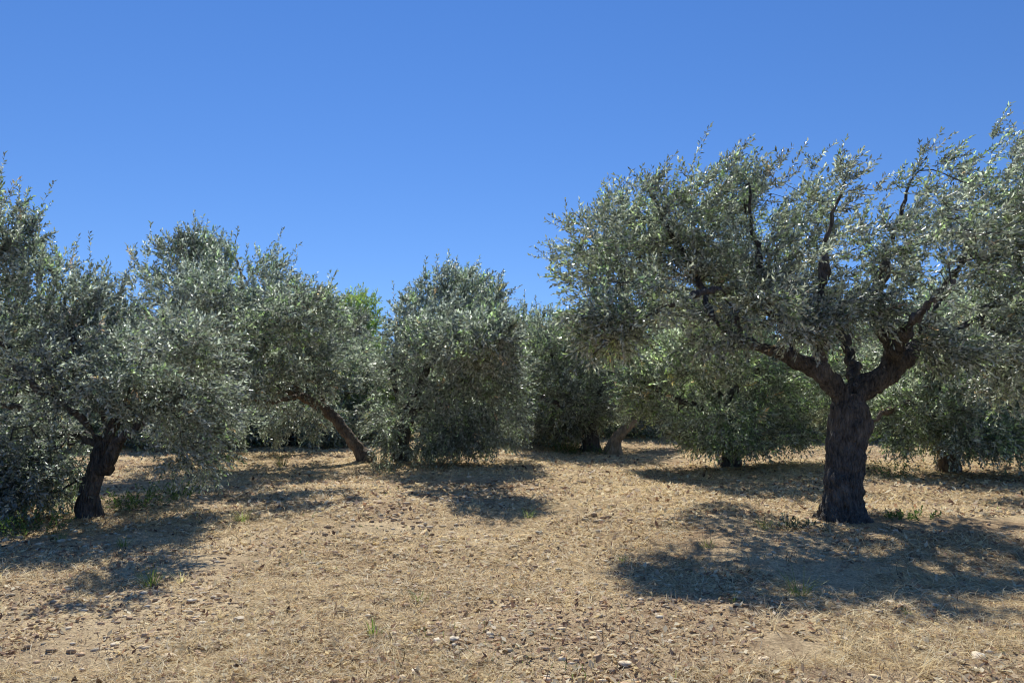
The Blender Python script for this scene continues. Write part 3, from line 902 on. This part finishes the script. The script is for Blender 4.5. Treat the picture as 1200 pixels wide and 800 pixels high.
def rock_template(seed, sub=2):
    bm = bmesh.new(); bmesh.ops.create_icosphere(bm, subdivisions=sub, radius=1)
    v = np.array([q.co[:] for q in bm.verts]); f = np.array([[q.index for q in fc.verts] for fc in bm.faces]); bm.free()
    r_ = np.random.default_rng(seed)
    for _ in range(7):
        n_ = norm(r_.normal(size=3)); dd = .62 + .25 * r_.random()
        h = v @ n_ - dd
        v = v - np.maximum(h, 0)[:, None] * n_ * .9
    v = v * (1 + .1 * vnoise(v[:, 0] * 2 + seed, v[:, 1] * 2, v[:, 2] * 2))[:, None]
    v = v * np.array([1, .72 + .25 * r_.random(), .28 + .25 * r_.random()])
    return v, f


tv = [rock_template(s, 1) for s in range(6)]
n = 34000
x, y = sample_view(n, 3.3, 22, 1.05)
k = (fbm(x / 1.6, y / 1.6, 9.1, 3) + .5 * rng.random(n)) > .0
x, y = x[k], y[k]; n = len(x)
VV = []; FF = []; CC = []; off = 0
sz = .008 + .040 * rng.random(n) ** 4.0
sz *= np.clip(y / 7, .85, 1.5)
for t in range(6):
    idx = np.arange(t, n, 6); v, f = tv[t]
    a = rng.random(len(idx)) * 6.28; c_, s_ = np.cos(a), np.sin(a)
    q = v[None] * sz[idx][:, None, None] * (.8 + .4 * rng.random((len(idx), 1, 3)))
    qx = q[..., 0] * c_[:, None] - q[..., 1] * s_[:, None]; qy = q[..., 0] * s_[:, None] + q[..., 1] * c_[:, None]
    q = np.stack([qx + x[idx][:, None], qy + y[idx][:, None], q[..., 2] + (gf(x[idx], y[idx]) + sz[idx] * .15)[:, None]], -1)
    VV.append(q.reshape(-1, 3)); FF.append((f[None] + (np.arange(len(idx)) * len(v))[:, None, None] + off).reshape(-1, 3)); off += len(idx) * len(v)
    CC.append(np.repeat(ROCK[rng.integers(0, 6, len(idx))] * (.6 + .6 * rng.random((len(idx), 1))), len(v), 0))
o = obj('pebbles', np_mesh('pebbles', np.concatenate(VV), np.concatenate(FF), 3, M_STONE, np.concatenate(CC)))
tag(o, 'countless small pebbles and clods strewn over the dry soil', 'pebbles', kind='stuff')

stones = [(1043, 708, .045, 'round pale stone at the front edge of the big tree shadow'),
          (988, 753, .042, 'pale stone with dark underside below the big tree shadow, foreground right'),
          (195, 771, .045, 'flat pale stone with dark shadow in the bottom left foreground'),
          (225, 703, .04, 'flat whitish stone just in front of the left green tuft and shadow'),
          (280, 727, .042, 'flat pale stone in open soil right of the bottom left corner'),
          (643, 711, .036, 'small pale stone with dark underside near the bottom centre'),
          (605, 718, .032, 'small round whitish stone left of the bottom centre stone pair'),
          (533, 757, .04, 'broad flat pale stone left of bottom centre'),
          (512, 754, .038, 'tan stone touching the broad flat pale stone left of bottom centre'),
          (733, 781, .045, 'large pale stone at the bottom edge right of centre'),
          (695, 749, .032, 'small rounded pale stone beside the dark upright stalk'),
          (448, 662, .036, 'whitish stone on the reddish soil in front of the middle olive shadow'),
          (430, 661, .03, 'grey stone next to the whitish stone on reddish soil'),
          (467, 679, .03, 'bright small stone right of the whitish stone on reddish soil'),
          (593, 793, .04, 'dark sided stone cut by the bottom edge near centre'),
          (487, 790, .038, 'brownish stone at the bottom edge left of centre'),
          (1147, 775, .045, 'broad tan flat stone in the bottom right corner'),
          (895, 779, .035, 'tan stone half sunk in straw at bottom right'),
          (863, 686, .035, 'left stone of the small cluster lying in the big tree shadow'),
          (866, 692, .03, 'front stone of the small cluster lying in the big tree shadow'),
          (1054, 704, .028, 'small stone right behind the round stone at the shadow edge'),
          (1097, 709, .034, 'pale stone at the right end of the shadow edge'),
          (1015, 738, .03, 'small light stone between the shadow and the long straw'),
          (785, 750, .028, 'small cream stone right of the dark upright stalk'),
          (135, 757, .03, 'small pale stone at bottom left beside dry stalks'),
          (30, 740, .03, 'small tan stone near the left edge in open soil')]
for i, (px, py, s, lab) in enumerate(stones):
    v, f = rock_template(40 + i, 3)
    g = on_ground(px, py)
    v = v * s
    a = random.random() * 6.28
    v[:, 2] += .004 * vnoise(v[:, 0] * 60, v[:, 1] * 60, v[:, 2] * 60)
    cc = np.tile(ROCK[[1, 3, 0, 1][i % 4]] * (1.0 + .2 * random.random()), (len(v), 1))
    o = obj('stone', np_mesh('stone', v, f, 3, M_STONE, cc))
    o.location = (g[0], g[1], float(gf(g[0], g[1])) + s * .22)
    o.rotation_euler = (random.uniform(-.15, .15), random.uniform(-.15, .15), a)
    tag(o, lab, 'stone', 'larger pale stones on the grove floor')


# ---- tufts, weeds, stalks
def tuft(px, py, label, n=40, h=.18, spread=.07, cols=np.array([(.16, .24, .06), (.22, .28, .08), (.30, .30, .12)]), w=.006, lean=.5, name='grass_tuft', cat='grass tuft', group=None, mat=None):
    g = on_ground(px, py); r = np.random.default_rng(int(px * 7 + py))
    a = r.random(n) * 6.28; e = 1.45 - np.abs(r.normal(0, lean, n))
    e = np.clip(e, .25, 1.5)
    d = np.stack([np.cos(a) * np.cos(e), np.sin(a) * np.cos(e), np.sin(e)], -1)
    P = np.stack([np.cos(a) * spread * r.random(n), np.sin(a) * spread * r.random(n), np.zeros(n)], -1)
    Ln = (h * (.5 + .6 * r.random(n)))[:, None]; s = np.stack([-np.sin(a), np.cos(a), 0 * a], -1) * w * .5
    V = []
    segs = 4
    for k in range(segs):
        t = k / segs
        c = P + d * Ln * t; c[:, 2] -= (.35 * t * t * Ln[:, 0] * np.cos(e)); c += np.stack([np.cos(a), np.sin(a), 0 * a], -1) * (t * t * Ln * .25)
        V += [c - s * (1 - .6 * t), c + s * (1 - .6 * t)]
    c = P + d * Ln; c[:, 2] -= .35 * Ln[:, 0] * np.cos(e); c += np.stack([np.cos(a), np.sin(a), 0 * a], -1) * (Ln * .25)
    V.append(c); V = np.stack(V, 1).reshape(-1, 3)
    k = np.arange(n) * 9; Ff = []
    for q in range(segs - 1):
        Ff += [k + 2 * q, k + 2 * q + 1, k + 2 * q + 3, k + 2 * q, k + 2 * q + 3, k + 2 * q + 2]
    Ff += [k + 6, k + 7, k + 8]
    Ff = np.stack(Ff, -1).reshape(-1, 3)
    cc = np.repeat(cols[r.integers(0, len(cols), n)] * (.7 + .5 * r.random((n, 1))), 9, 0)
    o = obj(name, np_mesh(name, V, Ff, 3, mat or M_GREEN, cc))
    o.location = (g[0], g[1], float(gf(g[0], g[1])) - .005)
    return tag(o, label, cat, group)


tuft(177, 683, 'bright green grass tuft in front of the left tree shadow', 70, .20, .07)
tuft(213, 680, 'thin pale dry grass tuft right of the bright green tuft', 26, .16, .05, STRAW[:3], .004)
tuft(284, 616, 'fresh green grass tuft in sun between the two left shadows', 60, .20, .09)
tuft(620, 606, 'wispy green weed tuft in open ground at the centre', 40, .20, .10)
tuft(938, 697, 'long green grass tuft in the front shadow of the big tree', 60, .26, .10, lean=.7)
tuft(145, 640, 'low green tuft at the foot of the left tree', 40, .14, .08)
tuft(70, 636, 'small green tuft left of the left tree trunk', 36, .12, .08)
tuft(437, 742, 'sparse green grass tuft left of bottom centre', 26, .15, .06, lean=.25)
tuft(490, 700, 'sparse low green tuft in front of the whitish stones', 26, .12, .08)
tuft(830, 640, 'little green tuft at the left end of the big tree shadow', 34, .12, .1)
tuft(896, 620, 'green grass tuft in shade left of the big trunk', 50, .17, .12)
tuft(1062, 722, 'small bright tuft beside the shadow edge stones', 18, .09, .05)
tuft(860, 710, 'small green tuft among straw in front of the big tree shadow', 18, .1, .05)
tuft(728, 655, 'small dry green tuft left of the big tree shadow', 18, .1, .05)
tuft(330, 545, 'wispy dry bush standing in the sun before the far row', 50, .45, .16, np.array([(.20, .17, .09), (.3, .24, .13), (.14, .15, .06)]), .01, lean=.35, name='dry_bush', cat='dry bush')
tuft(985, 762, 'pale straw tussock in the bottom right foreground', 60, .26, .14, STRAW[:3], .004, lean=.9, name='straw_tussock', cat='straw', mat=M_STRAW)
tuft(1065, 790, 'long pale straw tussock at the bottom right edge', 70, .26, .16, STRAW[:3], .004, lean=.9, name='straw_tussock', cat='straw', mat=M_STRAW)
tuft(905, 735, 'straw tussock below the big tree shadow', 50, .2, .14, STRAW[:3], .004, lean=.9, name='straw_tussock', cat='straw', mat=M_STRAW)
tuft(165, 745, 'straw tussock between the bottom left stones', 40, .16, .14, STRAW[:3], .004, lean=1., name='straw_tussock', cat='straw', mat=M_STRAW)


DRY = np.array([(.30, .21, .13), (.45, .34, .2), (.16, .11, .08), (.24, .22, .12)])
for px_, py_, h_, lab_ in [(1003, 634, .16, 'dry brown brush in front of the big trunk'), (965, 622, .14, 'dry brush against the left side of the big trunk base'),
                           (1040, 622, .18, 'dry twiggy brush right of the big trunk base'), (920, 655, .13, 'dry twiggy brush in the shade left of the big trunk'),
                           (255, 585, .16, 'dry brush in the shade right of the left tree'), (350, 575, .14, 'dry brush in the shadow of the leaning olive'),
                           (122, 618, .12, 'dry brush at the right of the left tree trunk base')]:
    tuft(px_, py_, lab_, 46, h_, .22, DRY, .006, lean=.75, name='dry_brush', cat='dry brush', mat=M_STRAW)


def weed(px, py, label, n=14, h=.3, spread=.25, young=True, leaf=.045, lw=.02, cols=None, name='weed', cat='weed'):
    g = on_ground(px, py); r = np.random.default_rng(int(px * 3 + py))
    a = r.random(n) * 6.28
    P = np.stack([np.cos(a) * spread * r.random(n), np.sin(a) * spread * r.random(n), np.zeros(n)], -1)
    D = np.stack([np.cos(a) * .5, np.sin(a) * .5, np.ones(n)], -1) + r.normal(0, .25, (n, 3))
    me_ = shoots_to_mesh(name, P, D, h * (.5 + .6 * r.random(n)), 12, leaf, lw, cols if cols is not None else np.array([(.11, .18, .05), (.16, .22, .07), (.08, .13, .04)]), M_GREEN, droop=.15, seed=int(px))
    o = obj(name, me_); o.location = (g[0], g[1], float(gf(g[0], g[1])))
    return tag(o, label, cat)


weed(1066, 612, 'leafy green weed growing right of the big trunk', 18, .14, .35)
weed(1045, 560, 'leafy sucker shoots standing behind and right of the big trunk', 26, .45, .35)
weed(925, 618, 'low green weed in shade left of the big trunk', 16, .14, .3, cols=OLIVE * .6)
weed(155, 600, 'green weed patch right of the left tree trunk', 36, .35, .4)
weed(205, 590, 'green weed under the hanging branches of the left tree', 30, .3, .35)
weed(35, 628, 'leafy weed at the left edge below the hanging branches', 30, .35, .35)
weed(455, 552, 'dark leafy suckers around the foot of the leaning olive', 40, .5, .5, cols=OLIVE)
weed(510, 548, 'leafy suckers right of the middle olive trunk', 34, .6, .4, cols=OLIVE * 1.3)
weed(668, 528, 'green weeds at the foot of the olive beside the stump', 40, .45, .5)
weed(707, 530, 'green weeds between the dark trunk and the stump', 30, .35, .4)
weed(815, 528, 'low green scrub under the fresh green olive', 40, .4, .7)
weed(1080, 534, 'green scrub at the edge of the ground behind the big tree', 40, .4, .8)
weed(975, 530, 'small sprigs left of the big trunk at the far ground edge', 26, .45, .5)
weed(905, 524, 'low sprigs at the far ground edge left of the big trunk', 26, .4, .5, cols=OLIVE * 1.2)


# dark upright dead stalks
def stalk(px, py, n, label):
    g = on_ground(px, py); r = np.random.default_rng(int(px + py))
    V, Fq = [], []
    for k in range(n):
        b0 = np.array([r.normal(0, .05), r.normal(0, .05), -.01]); h = .05 + .06 * r.random()
        t = b0 + np.array([r.normal(0, .02), r.normal(0, .02), h])
        mid = (b0 + t) / 2 + r.normal(0, .006, 3)
        tube([b0, mid, t], [.0038, .003, .0015], 4, V, Fq)
    V = np.concatenate(V)
    o = obj('dry_stalk', np_mesh('dry_stalk', V, np.concatenate(Fq), 4, M_STRAW, np.tile(np.array([.10, .065, .045]), (len(V), 1))))
    o.location = (g[0], g[1], float(gf(g[0], g[1])))
    tag(o, label, 'stalk', 'dead upright stalks in the stubble')


for px, py, n_, lab in [(708, 756, 1, 'single dark dead stalk near the small rounded stone, bottom centre'), (427, 796, 1, 'dark dead stalk at the bottom edge left of centre'),
                        (448, 750, 2, 'pair of dark stalks beside the sparse green tuft'), (472, 782, 2, 'dark stalks near the brownish stone at the bottom edge'),
                        (685, 794, 1, 'short dark stalk at the bottom edge right of centre'), (737, 622, 2, 'upright dead stalks in open ground left of the big tree shadow'),
                        (1075, 655, 4, 'row of brown stalks in the sunny patch in front of the big trunk'), (1135, 630, 3, 'tan stalks standing in the sunny patch right of the big trunk'),
                        (921, 710, 1, 'dark stalk at the front of the big tree shadow'), (835, 640, 2, 'dark stalks at the left end of the big tree shadow'), (101, 690, 1, 'short dark stalk in front of the left tree shadow')]:
    stalk(px, py, n_, lab)

# ============================ light
SUN_EL, SUN_AZ = radians(50), radians(-10)      # azimuth measured from the viewing direction (+Y), negative = left
w = bpy.data.worlds.new("World"); bpy.context.scene.world = w; w.use_nodes = True
nt = w.node_tree; N = nt.nodes; L = nt.links
bg = N['Background']
sky = N.new('ShaderNodeTexSky'); sky.sky_type = 'NISHITA'; sky.sun_disc = False
sky.sun_elevation = SUN_EL; sky.sun_rotation = SUN_AZ
sky.air_density = 1.0; sky.dust_density = 0.0; sky.ozone_density = 2.2; sky.altitude = 200
tc = N.new('ShaderNodeTexCoord'); vm = N.new('ShaderNodeVectorMath'); vm.operation = 'ADD'
vm.inputs[1].default_value = (0, 0, .13); nv = N.new('ShaderNodeVectorMath'); nv.operation = 'NORMALIZE'
L.new(tc.outputs['Generated'], vm.inputs[0]); L.new(vm.outputs[0], nv.inputs[0]); L.new(nv.outputs[0], sky.inputs[0])
hs = N.new('ShaderNodeHueSaturation'); hs.inputs['Hue'].default_value = .511; hs.inputs['Saturation'].default_value = 1.27; hs.inputs['Value'].default_value = 1.12
L.new(sky.outputs[0], hs.inputs['Color'])
L.new(hs.outputs[0], bg.inputs['Color'])
bg.inputs['Strength'].default_value = 0.12
sd = bpy.data.lights.new('sun', 'SUN'); sd.energy = 5.0; sd.angle = radians(.53); sd.color = (1, .97, .90)
so = bpy.data.objects.new('sun', sd); C.objects.link(so)
v = Vector((sin(SUN_AZ) * cos(SUN_EL), cos(SUN_AZ) * cos(SUN_EL), sin(SUN_EL)))
so.rotation_euler = v.to_track_quat('Z', 'Y').to_euler()

# ============================ camera
cd = bpy.data.cameras.new('camera'); cd.sensor_width = 36; cd.lens = 36 * F / 1200; cd.clip_end = 8000
co = bpy.data.objects.new('camera', cd); C.objects.link(co)
co.location = (0, 0, CAM_H); co.rotation_euler = (pi / 2 + PITCH, 0, 0)
s = bpy.context.scene
s.camera = co
s.view_settings.view_transform = 'Standard'; s.view_settings.look = 'None'; s.view_settings.exposure = 0
s.cycles.max_bounces = 5
s.cycles.pixel_filter_type = 'BLACKMAN_HARRIS'
s.cycles.filter_width = 1.1
s.cycles.transparent_max_bounces = 4
